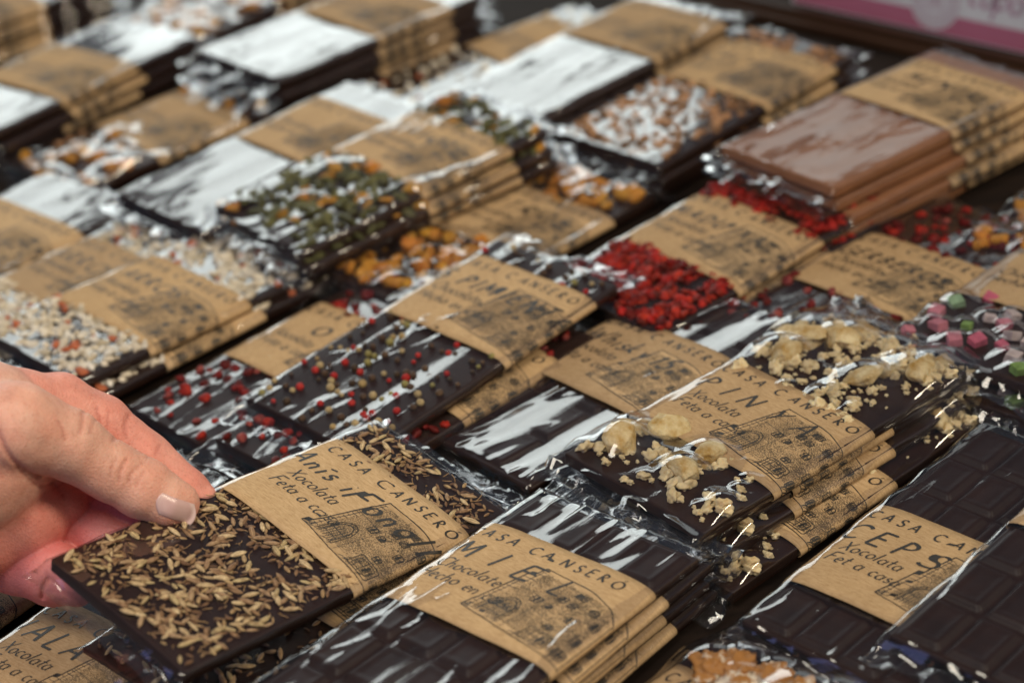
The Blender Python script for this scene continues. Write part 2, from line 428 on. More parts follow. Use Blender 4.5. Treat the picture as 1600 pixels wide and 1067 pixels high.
# ------------------------------------------------------------------ the wrapped bar
W, LL, ZC = 40.0, 82.0, 6.4        # half width, half length, height of the chocolate's top above the base
BW, BH = 41.3, 30.8                # half width of the band's section, half height of the band along the bar
def _section():
    t = np.linspace(-math.pi, math.pi, 721)
    t = t - 0.235 * np.sin(4 * t)
    c, s = np.cos(t), np.sin(t)
    x = BW * np.sign(c) * np.abs(c) ** (2 / 5.0)
    z = np.where(s > 0, 4.9, 3.7) * np.sign(s) * np.abs(s) ** (2 / 2.6)
    zt = ZC - 2.8 + z
    i = 540                                                   # top centre
    order = np.r_[np.arange(i, -1, -1), np.arange(719, i, -1)]
    P = np.c_[x[order], zt[order]]
    d = np.r_[0, np.cumsum(np.linalg.norm(np.diff(P, axis=0), axis=1))]
    return P, d, d[-1]
SEC, SECD, SECL = _section()
def bandpt(s, v, off=0.0, curl=0.0):
    s = np.asarray(s, float); v = np.asarray(v, float)
    q = np.mod(s, SECL)
    x = np.interp(q, SECD, SEC[:, 0]); z = np.interp(q, SECD, SEC[:, 1])
    e = 0.4
    x2 = np.interp(np.mod(q + e, SECL), SECD, SEC[:, 0]); z2 = np.interp(np.mod(q + e, SECL), SECD, SEC[:, 1])
    x1 = np.interp(np.mod(q - e, SECL), SECD, SEC[:, 0]); z1 = np.interp(np.mod(q - e, SECL), SECD, SEC[:, 1])
    tx, tz = x2 - x1, z2 - z1; ln = np.hypot(tx, tz) + 1e-9
    nx, nzv = -tz / ln, tx / ln
    und = 0.30 * pnoise(x / 17 + 3.3, v / 23 + 1.7, z / 17 + CURL[0])       # slight buckle of the paper
    return np.stack(np.broadcast_arrays(x + nx * (off + und), v, z + nzv * (off + und)), -1)

_band = {}; CURL = [0.0]
def band_mesh():
    kb = 'b%g' % CURL[0]
    if kb not in _band:
        ns, nv = 150, 15
        s = np.linspace(0, SECL, ns, endpoint=False); v = np.linspace(-BH, BH, nv)
        V = []
        for off, vv in ((0.0, v), (-0.22, v[::-1])):
            for y in vv: V.append(bandpt(s, np.full(ns, y), off))
        V = np.vstack(V)
        f = [q[::-1] for q in grid_faces(ns, nv * 2, 0, True)]
        for i in range(ns):
            i2 = (i + 1) % ns; a = (2 * nv - 1) * ns
            f.append((i, i2, a + i2, a + i))
        _band[kb] = mesh_data("paper_band", V, f, M['paper'])
    return _band[kb]
def strokes_mesh(name, strokes, off, mat=None):
    V = []; F = []; n = 0
    for L, R in strokes:
        k = len(L)
        V.append(bandpt(L[:, 0], L[:, 1], off)); V.append(bandpt(R[:, 0], R[:, 1], off))
        F += [(n + i, n + k + i, n + k + i + 1, n + i + 1) for i in range(k - 1)]
        n += 2 * k
    return mesh_data(name, np.vstack(V), F, mat or M['ink'], False)
def house_meshes(ds=0.0):
    kh, ks = 'h%g/%g' % (CURL[0], ds), 's%g/%g' % (CURL[0], ds)
    if kh not in _band:
        nu, nv = 60, 16
        P = []; UV = []
        for j in range(nv):
            for i in range(nu):
                P.append(hp(i / (nu - 1), j / (nv - 1))); UV.append((i / (nu - 1), j / (nv - 1)))
        P = np.array(P) + (ds, 0)
        V = bandpt(P[:, 0], P[:, 1], 0.07)
        _band[kh] = mesh_data("stone_wall_print", V, grid_faces(nu, nv), M['drawing'], True, None, UV)
        _band[ks] = strokes_mesh("house_line_print", [(a_ + (ds, 0), b_ + (ds, 0)) for a_, b_ in house_strokes(random.Random(5))], 0.12)
    return _band[kh], _band[ks]

def film_mesh(seed, wr=1.0, peaks=(), calm=0.0, ears=1.0, nk=84, nvv=128):
    rg = np.random.RandomState(seed); ox, oy = rg.uniform(0, 90, 2)
    E = 10.0 + 5.0 * max(0, ears - .6)
    v = np.concatenate([np.linspace(-LL - E, -LL + 1, 14)[:-1], np.linspace(-LL + 1, LL - 1, nvv - 26), np.linspace(LL - 1, LL + E, 14)[1:]])
    nt = nk - 18
    xt = np.sin(np.linspace(-math.pi / 2, math.pi / 2, nt)) * 0.35 + np.linspace(-1, 1, nt) * 0.65
    xb = np.linspace(1, -1, 20)[1:-1]
    rows = []
    for vv in v:
        out = max(0.0, abs(vv) - LL - 0.4) / E
        e = min(1.0, out * 2.6); e = e * e * (3 - 2 * e)
        w = W + 0.9 + 1.6 * min(1, out * 3) * ears
        mid = ZC - 3.0 - 1.3 * e
        z = mid + (ZC + 0.75 - mid) * (1 - np.abs(xt) ** 14) ** (1 / 5.0) * (1 - e) + 0.09
        zb = mid - (mid - 0.15) * (1 - np.abs(xb) ** 14) ** (1 / 5.0) * (1 - e) - 0.09
        x = xt * w
        x = x + np.sign(xt) * (np.abs(xt) > .9) * pnoise(vv / 16 + ox, xt * 3 + oy, 6.0) * 1.3 * (1 - e)
        for px, py, ph, pr in peaks:                          # the film tents over tall pieces
            d2 = ((x - px) ** 2 + (vv - py) ** 2) / (pr * pr)
            z = np.maximum(z, (ZC + 0.75 + ph * np.exp(-d2 ** 1.3 * 0.55)) * (np.abs(xt) < .97) * (1 - e) + z * e)
        # wrinkles
        near = min(1.0, max(0.0, 1 - (LL - abs(vv)) / 26.0))
        edge = np.clip(1 - (1 - np.abs(xt)) / 0.08, 0, 1)
        a1 = 1 - np.abs(pnoise((x + 0.10 * vv) / 13 + ox, vv / 110 + oy)) * 2.2
        a2 = 1 - np.abs(pnoise((x - 0.45 * vv) / 15 + oy, vv / 90 + ox, 4.2)) * 2.4
        fold = np.clip(a1, 0, 1) ** 4 * 0.9 + np.clip(a2, 0, 1) ** 6 * 0.5
        gate = np.clip(pnoise(x / 30 + ox, vv / 40 + oy, 9.1) * 2 + 0.45, 0, 1)
        low = pnoise(x / 17 + oy, vv / 95 + ox, 2.0) * 1.0 + pnoise(x / 45, vv / 60 + oy, 5.0) * 0.8
        fine = pnoise(x / 7 + ox, vv / 20 + oy, 7.0) * (0.03 + 0.9 * near ** 1.6)
        dz = wr * (fold * gate * (1 - calm) + low * (0.5 + 0.5 * (1 - calm)) * 0.7 + fine * 0.55)
        z = z + dz * (1 - edge) * (1 - e) + np.where(dz < 0, 0.35 * -dz, 0) * (1 - e) * 0.3
        crump = (pnoise(x / 7 + ox, vv / 9 + oy, 1.0) * 0.9 + pnoise(x / 19 + ox, vv / 12 + oy, 3.0) * 2.6 + np.abs(pnoise(x / 11 + oy, vv / 16 + ox, 8.0)) * 3.0 - .8) * e * ears
        z = z + crump
        yy = vv + np.sign(vv) * (pnoise(x / 12 + ox, 0.5 + oy) * 2.2 + 1.6 * np.abs(xt) ** 3) * min(1, out * 1.5) * ears
        xbm = xb * w
        cb = (pnoise(xbm / 7 + ox, vv / 9 + oy, 1.0) * 0.9 + pnoise(xbm / 19 + ox, vv / 12 + oy, 3.0) * 2.6 + np.abs(pnoise(xbm / 11 + oy, vv / 16 + ox, 8.0)) * 3.0 - .8) * e * ears
        yb = vv + np.sign(vv) * (pnoise(xbm / 12 + ox, 0.5 + oy) * 2.2 + 1.6 * np.abs(xb) ** 3) * min(1, out * 1.5) * ears
        rows.append(np.vstack([np.c_[x, yy, z], np.c_[xbm, yb, np.maximum(zb, 0.1 * (1 - e) + zb * e) + cb]]))
    n = len(rows[0])
    V = np.vstack(rows)
    f = grid_faces(n, len(v), 0, True)
    return mesh_data("cellophane_wrapper", V, f, M['film'])

def slab_mesh(kind, rng, mat):
    b = MB()
    if kind == 'flat':
        v, f = box_bm(-W + .4, W - .4, -LL + .4, LL - .4, 0.5, ZC, 1.1, 3)
        bm = bmesh.new(); me = bpy.data.meshes.new("t"); me.from_pydata(v, [], f); bm.from_mesh(me)
        bm.normal_update(); bpy.data.meshes.remove(me); bm.free()
        b.add(v, f)
    else:                                                    # moulded tablet with raised blocks, one height field
        nx, ny = 97, 193
        xs = np.linspace(-W + .4, W - .4, nx); ys = np.linspace(-LL + .4, LL - .4, ny)
        Xg, Yg = np.meshgrid(xs, ys)
        px, py = (2 * W - 3) / 4, (2 * LL - 3) / 6
        fx = np.abs(((Xg + W - 1.5) / px) % 1 - .5) * px; fy = np.abs(((Yg + LL - 1.5) / py) % 1 - .5) * py
        dx, dy = px / 2 - fx, py / 2 - fy
        d = np.minimum(dx, dy)
        d = np.where((np.abs(Xg) > W - 1.5) | (np.abs(Yg) > LL - 1.5), 0, d)
        t = np.clip((d - 0.5) / 2.6, 0, 1)
        Z = ZC - 2.3 + 2.3 * t * t * (3 - 2 * t) - 0.35 * np.clip((d - 4) / 2, 0, 1)
        V = np.c_[Xg.ravel(), Yg.ravel(), Z.ravel()]
        F = grid_faces(nx, ny)
        b.add(V, F)
        rim = [(j, ) for j in range(0)]
        loop = [i for i in range(nx)] + [j * nx + nx - 1 for j in range(1, ny)] + [(ny - 1) * nx + i for i in range(nx - 2, -1, -1)] + [j * nx for j in range(ny - 2, 0, -1)]
        lo = V[loop].copy(); lo[:, 2] = 0.6
        k = len(loop)
        b.v.append(lo); b.t.append(np.ones((k, 3)))
        b.f += [(loop[i], b.n + i, b.n + (i + 1) % k, loop[(i + 1) % k]) for i in range(k)]
        b.f.append(tuple(b.n + i for i in range(k - 1, -1, -1))); b.n += k
    me = b.data("chocolate_slab", mat, kind != 'flat')
    if kind == 'flat':
        me.polygons.foreach_set('use_smooth', [p.area > 0 and len(p.vertices) == 4 and p.area * 1e6 < 400 for p in me.polygons])
    return me

# ------------------------------------------------------------------ pieces of topping
def rotm(rng, flat=0.25):
    a = rng.uniform(0, 2 * math.pi)
    return np.array((Matrix.Rotation(a, 3, 'Z') @ Matrix.Rotation(rng.gauss(0, flat), 3, 'X') @ Matrix.Rotation(rng.gauss(0, flat), 3, 'Y')))
def piece(kind, rng, x, y, zz=None):
    """one topping piece, resting on the slab: verts, faces, tint, top height, radius"""
    o = rng.uniform(0, 200)
    if kind == 'fennel':
        big = rng.random() < .36; L = rng.uniform(2.6, 3.9) if big else rng.uniform(1.1, 2.3); w = L * rng.uniform(.26, .33) if big else L * rng.uniform(.28, .42)
        n, k = 11, 14
        V = []; T = []
        tone = rng.choice([(1.25, 1.2, 1.0), (1.5, 1.5, 1.3), (1.0, .9, .78), (1.15, 1.15, .9), (.7, .56, .46), (.85, .72, .62)] if big else [(.9, .78, .6), (.6, .46, .37), (.42, .3, .24), (.5, .37, .31), (.7, .55, .42), (1.1, 1.0, .75)])
        bend = rng.uniform(-.09, .09)
        for i in range(n):
            t = i / (n - 1) * 2 - 1
            r = w * max(0.015, (1 - abs(t) ** 2.0)) ** .75
            for j in range(k):
                a = 2 * math.pi * j / k
                g = 1 + .10 * math.cos(a * 7)
                V.append((t * L, r * g * math.cos(a) + bend * L * (1 - t * t) * .5, r * g * math.sin(a) * .62))
                s = 1.3 if j % 2 == 0 else .62
                T.append([c * s for c in tone])
        V = np.array(V); F = grid_faces(k, n, 0, True) + [tuple(range(k - 1, -1, -1)), tuple(range((n - 1) * k, n * k))]
        V = V @ rotm(rng, .14).T
        lift = w * .6 + (rng.random() ** 2.5) * 1.2
        V += (x, y, ZC + lift)
        return V, F, np.array(T), lift + w, L
    if kind == 'stem':
        L = rng.uniform(1.5, 4.5); a = rng.uniform(0, 6.28); c = rng.uniform(-.8, .8)
        V = []
        for i in range(5):
            t = i / 4
            px, py = x + math.cos(a + c * t) * L * t, y + math.sin(a + c * t) * L * t
            for j in range(4):
                q = j * math.pi / 2
                V.append((px + .2 * math.cos(q) * math.sin(a), py - .2 * math.cos(q) * math.cos(a), ZC + .8 + t * 1.0 + .2 * math.sin(q)))
        return np.array(V), grid_faces(4, 5, 0, True), (.9, .75, .55), 1, L
    if kind == 'cube':
        r = rng.uniform(2.2, 3.3)
        V, F = box_bm(-r * 1.15, r * 1.15, -r, r, -r * .75, r * .75, .5, 2)
        V = np.array(V); V = V * (1 + .16 * pnoise(*(V / r * .9 + o).T))[:, None]
        tone = rng.choice([(.62, .12, .19), (.60, .22, .28), (.22, .36, .10), (.32, .48, .30), (.62, .52, .52), (.60, .14, .22)]); hgt = r * .5
        V = V @ rotm(rng, .15).T + (x, y, ZC + hgt)
        return V, F, tone, float(V[:, 2].max() - ZC), r * 1.2
    sub = {'chunk': 4, 'walnut': 4, 'crumb': 3, 'cube': 3, 'peel': 3}.get(kind, 2)
    B, F = ico(sub); V = B.copy()
    if kind == 'pepper':
        r = rng.uniform(1.1, 2.0); V = V * (r * (1 + .05 * pnoise(*(B * 3 + o).T)))[:, None]
        tone = rng.choice([(.40, .018, .016), (.46, .03, .025), (.40, .28, .12), (.28, .24, .08), (.44, .33, .17), (.08, .045, .028), (.08, .045, .028), (.06, .035, .02), (.12, .07, .04)])
        hgt = r * .5
    elif kind == 'chunk':
        rx, ry, rz = rng.uniform(7, 10.5), rng.uniform(5.5, 7.8), rng.uniform(3.0, 4.2)
        for _k in range(11):                                  # broken facets
            nn_ = np.array([rng.gauss(0, 1), rng.gauss(0, 1), rng.gauss(0, .7)]); nn_ /= np.linalg.norm(nn_)
            dd = V @ nn_ - rng.uniform(.55, .8); V = V - np.clip(dd, 0, None)[:, None] * nn_ * .93
        V = V * 1.25
        n1 = pnoise(*(B * 1.6 + o).T); n2 = pnoise(*(B * 6 + o).T); n3 = pnoise(*(B * 16 + o).T)
        V = V * (1 + .12 * n1 + .05 * n2 + .035 * n3)[:, None] * (rx, ry, rz)
        s = rng.uniform(.8, 1.1); tone = (1.0 * s, .97 * s, .86 * s); hgt = rz * .8
    elif kind == 'walnut':
        r = rng.uniform(6.5, 8.5); n1 = np.abs(pnoise(*(B * 2.1 + o).T)); n2 = pnoise(*(B * 5 + o).T)
        V = V * (.74 + .75 * n1 + .08 * n2)[:, None] * (r * 1.15, r, r * .62)
        tone = (1, 1, 1); hgt = r * .42
    elif kind == 'crumb':
        r = rng.uniform(1.3, 3.4) if rng.random() < .7 else rng.uniform(.6, 1.2)
        n1 = pnoise(*(B * 1.5 + o).T); n2 = pnoise(*(B * 4 + o).T)
        V = V * (1 + .75 * n1 + .28 * n2)[:, None] * (r * rng.uniform(1, 1.35), r, r * .7)
        s = rng.uniform(.82, 1.12); tone = (s, s * .98, s * .93); hgt = r * .45
    elif kind == 'flake':
        r = rng.uniform(1.0, 3.0)
        n1 = pnoise(*(B * 1.4 + o).T); V = V * (1 + .8 * n1)[:, None] * (r * 1.2, r, r * .5)
        s = rng.choice([.35, .7, 1.0, 1.2]); tone = (s, s * rng.uniform(.6, 1.6), s); hgt = r * .35 + rng.random() * .8
    elif kind == 'berry':
        r = rng.uniform(1.5, 3.2)
        n1 = pnoise(*(B * 1.4 + o).T); V = V * (1 + .6 * n1)[:, None] * (r, r, r * .6)
        tone = rng.choice([(.9, 1, 1), (.5, .5, .8), (.75, 3.0, 5.0), (.3, .3, .4)]); hgt = r * .4
    elif kind == 'peel':
        r = rng.uniform(2.6, 4.6)
        V = np.sign(V) * np.abs(V) ** .7
        n1 = pnoise(*(B * 1.2 + o).T); V = V * (1 + .5 * n1)[:, None] * (r * 1.15, r * .9, r * .6)
        s = rng.uniform(.8, 1.1); tone = (s, s * rng.uniform(.85, 1.15), s); hgt = r * .4
    elif kind == 'cube':
        r = rng.uniform(2.6, 4.2)
        V = np.sign(V) * np.abs(V) ** .36
        n1 = pnoise(*(B * 1.5 + o).T); V = V * (1 + .12 * n1)[:, None] * (r * 1.1, r, r * .7)
        tone = rng.choice([(.50, .07, .12), (.52, .14, .18), (.15, .26, .06), (.22, .34, .20), (.45, .38, .38), (.50, .08, .14)]); hgt = r * .5
    elif kind == 'rice':
        r = rng.uniform(1.2, 2.4)
        n1 = pnoise(*(B * 1.5 + o).T); V = V * (1 + .5 * n1)[:, None] * (r * 1.4, r, r * .7)
        tone = rng.choice([(1, 1, 1), (1, 1, 1), (1.05, 1, .9), (.85, .8, .72), (.95, .9, .8), (1, .95, .85), (.7, .65, .55), (.65, .2, .1) if rng.random() < .5 else (.9, .85, .75)]); hgt = r * .35
    elif kind == 'nib':
        r = rng.uniform(1.0, 2.6)
        n1 = pnoise(*(B * 1.5 + o).T); V = V * (1 + .7 * n1)[:, None] * (r * 1.2, r, r * .6)
        s = rng.choice([.5, .9, 1.3, 1.6]); tone = (s, s, s); hgt = r * .4
    elif kind == 'pumpkin':
        L = rng.uniform(3, 5); V = V * (L, L * .5, L * .25)
        s = rng.choice([.7, 1, 1.4]); tone = (s, s, s) if rng.random() < .85 else (4.5, 2.2, .8); hgt = L * .25 + rng.random() * .8
    if kind not in ('cube',): V = V @ rotm(rng, .18 if kind in ('chunk', 'walnut') else .4).T
    else: V = V @ rotm(rng, .12).T
    V = V + (x, y, ZC + hgt)
    return V, F, tone, float(V[:, 2].max() - ZC), float(np.abs(V[:, :2] - (x, y)).max())

MATK = dict(fennel='seed', stem='seed', pepper='pepper', chunk='chunk', walnut='walnut', crumb='crumb', flake='fruit',
            berry='fruit', peel='peel', cube='cube', rice='nougat', nib='nib', pumpkin='pump')
PART = dict(fennel='fennel_seed', stem='seed_stalks', pepper='peppercorn', chunk='candied_pineapple_chunk', walnut='sugared_walnut',
            crumb='nut_crumb', flake='strawberry_flake', berry='dried_berry', peel='candied_orange_piece', cube='candied_fruit_cube',
            rice='puffed_rice', nib='cocoa_nib', pumpkin='pumpkin_seed')

def add_toppings(root, spec, seed, band_v, single):
    """spec: list of (kind, count, spacing, positions or None).  The pieces that show largest become parts."""
    rng = random.Random(seed); peaks = []
    for kind, count, gap, fixed in spec:
        items = []; pts = []
        tries = 0
        while len(items) < count and tries < count * 30:
            tries += 1
            if fixed and len(items) < len(fixed): x, y = fixed[len(items)]
            else:
                x, y = rng.uniform(-W + 3, W - 3), rng.uniform(-LL + 3, LL - 3)
                if gap and any((x - a) ** 2 + (y - b) ** 2 < gap * gap for a, b in pts): continue
                if kind in ('fennel', 'crumb', 'flake', 'rice', 'nib', 'pumpkin') and pnoise(x / 14 + seed, y / 14) < -.30: continue
            if kind in ('fennel', 'crumb', 'pepper', 'flake', 'peel', 'rice', 'nib', 'berry', 'cube', 'pumpkin', 'stem') and band_v - BH + 3 < y < band_v + BH - 3: 
                pts.append((x, y)); items.append(None); continue         # hidden under the band: left out
            pc = piece(kind, rng, x, y); items.append(pc); pts.append((x, y))
            if kind in ('chunk', 'walnut', 'cube', 'peel'): peaks.append((x, y, pc[3] + .5, pc[4] * (1.3 if kind in ('chunk', 'walnut') else 1.9)))
            elif kind == 'crumb' and pc[3] > 2: peaks.append((x, y, pc[3] - .6, pc[4] * 1.6))
        items = [p for p in items if p]
        items.sort(key=lambda p: -p[4])
        k = 0
        if single and kind != 'stem':
            for pc in items[:100]:
                b = MB(); b.add(pc[0], pc[1], pc[2]); link(PART[kind], b.data(PART[kind], M[MATK[kind]], kind not in ('cube',)), root); k += 1
        rest = items[k:]
        if rest:
            b = MB()
            for pc in rest: b.add(pc[0], pc[1], pc[2])
            o = link(PART[kind] + ('' if kind == 'stem' else 's'), b.data(PART[kind], M[MATK[kind]], True), root)
            o['kind'] = 'stuff'
    return peaks

def pose(p, dz=0.0, jit=None):
    """bar pose: centre of the chocolate's top face in mm, yaw / nose-up / roll in degrees"""
    x, y, z, yaw, tx, ty = p
    R = Matrix.Rotation(math.radians(yaw), 4, 'Z') @ Matrix.Rotation(math.radians(tx), 4, 'X') @ Matrix.Rotation(math.radians(ty), 4, 'Y')
    T = Matrix.Translation(Vector((x, y, z)) * S)
    Mx = T @ R @ Matrix.Translation(Vector((0, 0, -ZC)) * S)
    return Mx

def make_bar(label, p, bandv, slab, top, title, sub, seed, wr=1.0, calm=0.0, ears=1.0, single=False, mat='dark',
             title_at=(-35, 4.5, 9.0, .62, .30), extra=None, house=True, ds=0.0, group="wrapped chocolate bars laid out in stacks", casa=True):
    root = empty("chocolate_bar", pose(p))
    tag(root, label, "chocolate bar", group)
    rng = random.Random(seed); CURL[0] = (seed % 5) * 7.3
    link("chocolate_slab", slab_mesh(slab, rng, M[mat]), root)
    peaks = add_toppings(root, top, seed, bandv, single) if top else []
    peaks = [q for q in peaks if not (bandv - BH < q[1] < bandv + BH)] 
    link("cellophane_wrapper", film_mesh(seed, wr, peaks, calm, ears), root)
    if bandv is None: return root
    band = link("paper_band", band_mesh(), root)
    band.location = (0, bandv * S, 0); band.rotation_euler = (0, 0, math.radians(random.Random(seed + 3).uniform(-.5, .5)))
    st = []
    if casa: write(st, "CASA CANSERÓ", -35.5 + ds, 20.6, 5.1, .5, .16, .52, rng, .012, .98)
    if title:
        s0, v0, size, w, tr = title_at
        write(st, title, s0 + ds, v0 - .4, size * 1.08, w * 1.2, .30, tr * 1.0, rng, 0.0)
    for i, line in enumerate(sub):
        write(st, line, (-31.8, -33.0)[i] + ds, (-4.0, -12.6)[i], 6.3, .44, .30, .09, rng)
    if extra:
        for e in extra: write(st, *e, rng=rng)
    if st: link("lettering", strokes_mesh("lettering", st, 0.19), band)
    if house:
        h, s = house_meshes(ds)
        link("stone_wall_print", h, band); link("house_line_print", s, band)
    return root
def copy_tree(o, parent=None):
    c = o.copy(); COL.objects.link(c)
    if parent is not None: c.parent = parent
    for ch in list(o.children): copy_tree(ch, c)
    return c
def stack_under(root, p, offs, labels, pz=7.5):
    """more bars of the same kind below: offs are (dx, dy, dyaw) in mm / degrees from the bar on top, along the bar's own axes"""
    x, y, z, yaw, tx, ty = p
    a = math.radians(yaw)
    for i, ((dx, dy, dr), lb) in enumerate(zip(offs, labels)):
        q = (x + dx * math.cos(a) - dy * math.sin(a), y + dx * math.sin(a) + dy * math.cos(a), z - pz * (i + 1), yaw + dr, tx * .5, ty * .5)
        c = copy_tree(root); c.matrix_world = pose(q); c['label'] = lb

CAT = ("Xocolata", "Feta a casa"); ESP = ("Chocolate", "Hecho en casa")
# ------------------------------------------------------------------ table, tray rim and sign
def mat_wood(name, c0, c1, rough=0.55):
    m, n, l, b = new_mat(name)
    t = nz(n, l, 1.0, 5, 0.6, vec=objco(n, l, 8, 90, 60))
    r = ramp(n, l, t.outputs[0], [(0.3, c0), (0.7, c1)])
    l.new(r.outputs[0], b.inputs['Base Color']); b.inputs['Roughness'].default_value = rough; b.inputs['Specular IOR Level'].default_value = .2
    bump(n, l, t.outputs[0], 0.3, 0.001, b)
    return m
wood = mat_wood("dark_stained_wood", (0.007, 0.004, 0.003), (0.02, 0.011, 0.007), .8)
v, f = box_bm(-1100, 1100, 150, 1900, -40, -1.0, 2)
tb = link("table_top", mesh_data("table_top", v, f, wood, False)); tag(tb, kind='structure')

def plank(name, a, b, width, z0, z1, mat, bev=1.0, parent=None):
    """a board standing on the line a-b"""
    a = Vector((*a, 0)); b = Vector((*b, 0)); d = (b - a); L = d.length
    v, f = box_bm(-L / 2, L / 2, -width / 2, width / 2, z0, z1, bev)
    o = link(name, mesh_data(name, v, f, mat, False), parent)
    c = (a + b) / 2; o.location = c * S; o.rotation_euler = (0, 0, math.atan2(d.y, d.x))
    return o
rimw = mat_wood("brown_painted_rim", (0.035, 0.016, 0.009), (0.08, 0.040, 0.022), .42)
RA, RB = (60, 1339), (520, 886)
rim = empty("display_tray_rim"); tag(rim, "dark brown wooden tray rim running behind the bars beside the sign", "tray rim")
nd = (Vector(RB) - Vector(RA)).normalized(); nn = Vector((-nd.y, nd.x))
if nn.y < 0: nn = -nn
sh = lambda p, k: (p[0] + nn.x * k, p[1] + nn.y * k)
plank("rim_board", sh(RA, -3), sh(RB, -3), 6, 0, 9, rimw, 1.2, rim)
plank("rim_ledge", sh(RA, -10.2), sh(RB, -10.2), 8, 0, 5, rimw, 1.0, rim)

# sign board leaning behind the rim
def flat_mat(name, c, rough=.5):
    m, n, l, b = new_mat(name)
    t = nz(n, l, 40, 3, .5, vec=objco(n, l)); r = ramp(n, l, t.outputs[0], [(.3, tuple(q * .94 for q in c)), (.7, c)])
    l.new(r.outputs[0], b.inputs['Base Color']); b.inputs['Roughness'].default_value = rough
    return m
swhite = flat_mat("sign_white", (.70, .70, .74), .35); spink = flat_mat("sign_pink", (.48, .15, .235), .35)
SH = 130.0; SW = 300.0
sign = empty("shop_sign"); tag(sign, "white sign board with pink lower stripe and round emblem above the tray rim", "sign")
so = Vector((332, 1072)) ; 
sgc = Vector((so.x + nn.x * 4.5, so.y + nn.y * 4.5))
lean = math.radians(14)
Rz = Matrix.Rotation(math.atan2(nd.y, nd.x), 4, 'Z')
sign.matrix_world = Matrix.Translation(Vector((sgc.x, sgc.y, 8)) * S) @ Rz @ Matrix.Rotation(-lean, 4, 'X')
SX0 = -195
v, f = box_bm(SX0, SX0 + SW, 0, 3, 0, SH, 1.2); link("sign_panel", mesh_data("sign_panel", v, f, swhite, False), sign)
def sheet(name, poly, y, mat):
    V = [(a, y, b) for a, b in poly]; return link(name, mesh_data(name, V, [tuple(range(len(V)))], mat, False), sign)
CXs, CZs, CRr = -93, 20, 17
sheet("pink_stripe", [(SX0 + 2, 1), (SX0 + SW - 2, 1), (SX0 + SW - 2, 13), (SX0 + 2, 13)], -.15, spink)
sheet("emblem_disc", [(CXs + CRr * math.cos(t), CZs + CRr * math.sin(t)) for t in np.linspace(0, 2 * math.pi, 48, endpoint=False)], -.3, swhite)
semb = flat_mat("sign_emblem_print", (.45, .26, .36), .4)
def flat_strokes(name, strokes, y, mat):
    V = []; F = []; n = 0
    for L, R in strokes:
        k = len(L)
        V += [(a, y, b) for a, b in L] + [(a, y, b) for a, b in R]
        F += [(n + i, n + k + i, n + k + i + 1, n + i + 1) for i in range(k - 1)]; n += 2 * k
    return link(name, mesh_data(name, V, F, mat, False), sign)
st = []
for r, w in ((15, .9), (12.5, .6), (8.5, .5)): ribbon(st, arc(CXs, CZs, r, r, 0, 360, 60), w)
for i in range(30):
    a = 12 * i; ribbon(st, [(CXs + 9.5 * math.cos(math.radians(a)), CZs + 9.5 * math.sin(math.radians(a))), (CXs + 11.6 * math.cos(math.radians(a + 6)), CZs + 11.6 * math.sin(math.radians(a + 6)))], .6)
for i in range(7): ribbon(st, [(CXs - 5 + i * 1.6, CZs - 5), (CXs - 4 + i * 1.3, CZs + 5 - abs(i - 3))], .6)
flat_strokes("emblem_print", st, -.45, semb)
G['p'] = (.5, [[(.06, X), (.02, -.4)], arc(.24, .27, .19, .26, 170, -170, 16)])
st = []; rr_ = random.Random(3)
write(st, "capa", -72, 22, 17, 1.4, .25, .06, rr_)
flat_strokes("sign_lettering", st, -.3, semb)

# ------------------------------------------------------------------ the bars in focus
P_ANIS = (-92.9, 646.1, 39.2, -46.0, -8.9, 9.8)
fen = [('fennel', 1250, 1.55, None), ('stem', 300, 0, None)]
make_bar("dark bar covered in fennel seeds, held by the hand, band lettered Anís i Fonoll", P_ANIS, 28.2, 'flat',
         fen, None, ("Xocolata", "Feta a casa"), 11, wr=.22, calm=.9, ears=.6, single=True,
         ds=4.0, extra=[("Anís i", -38.0, 5.4, 9.4, .85, .32, .22), ("Fonoll", -3.5, 3.8, 11.4, 1.0, .32, .26)])
fen2 = [('fennel', 420, 2.6, None), ('stem', 40, 0, None)]
p = (-89.6, 653.1, 12.6, -45.0, 0, 0)
b2 = make_bar("fennel seed bar lying right under the one the hand holds", p, 14, 'flat', fen2, "Anís", CAT, 12, wr=.6)
q = (-93.5, 648.5, 12.6, -46.5, 0, 0)
b3 = copy_tree(b2); b3.matrix_world = pose((-96.5, 649.0, 5.2, -46.5, 0, 0)); b3['label'] = "lowest fennel seed bar, at the bottom of the pile below the held one"

P_MIEL = (-22.3, 592.0, 31.0, -43.2, -3.4, -0.7)
b = make_bar("dark moulded bar on top of its stack, front centre, band lettered MIEL", P_MIEL, 21.7, 'blocks', None, "MIEL", ESP, 21,
             wr=1.5, calm=0, ears=1.5, ds=-4.0, title_at=(-33, 5.2, 10.0, .75, .85))
stack_under(b, P_MIEL, [(2.5, 4.5, .6), (1.0, 4.0, -.5), (3.0, 8.0, .8)],
            ["second bar down in the MIEL stack, its band edge just showing", "third bar down in the MIEL stack, below two others", "lowest bar of the MIEL stack at front centre"])

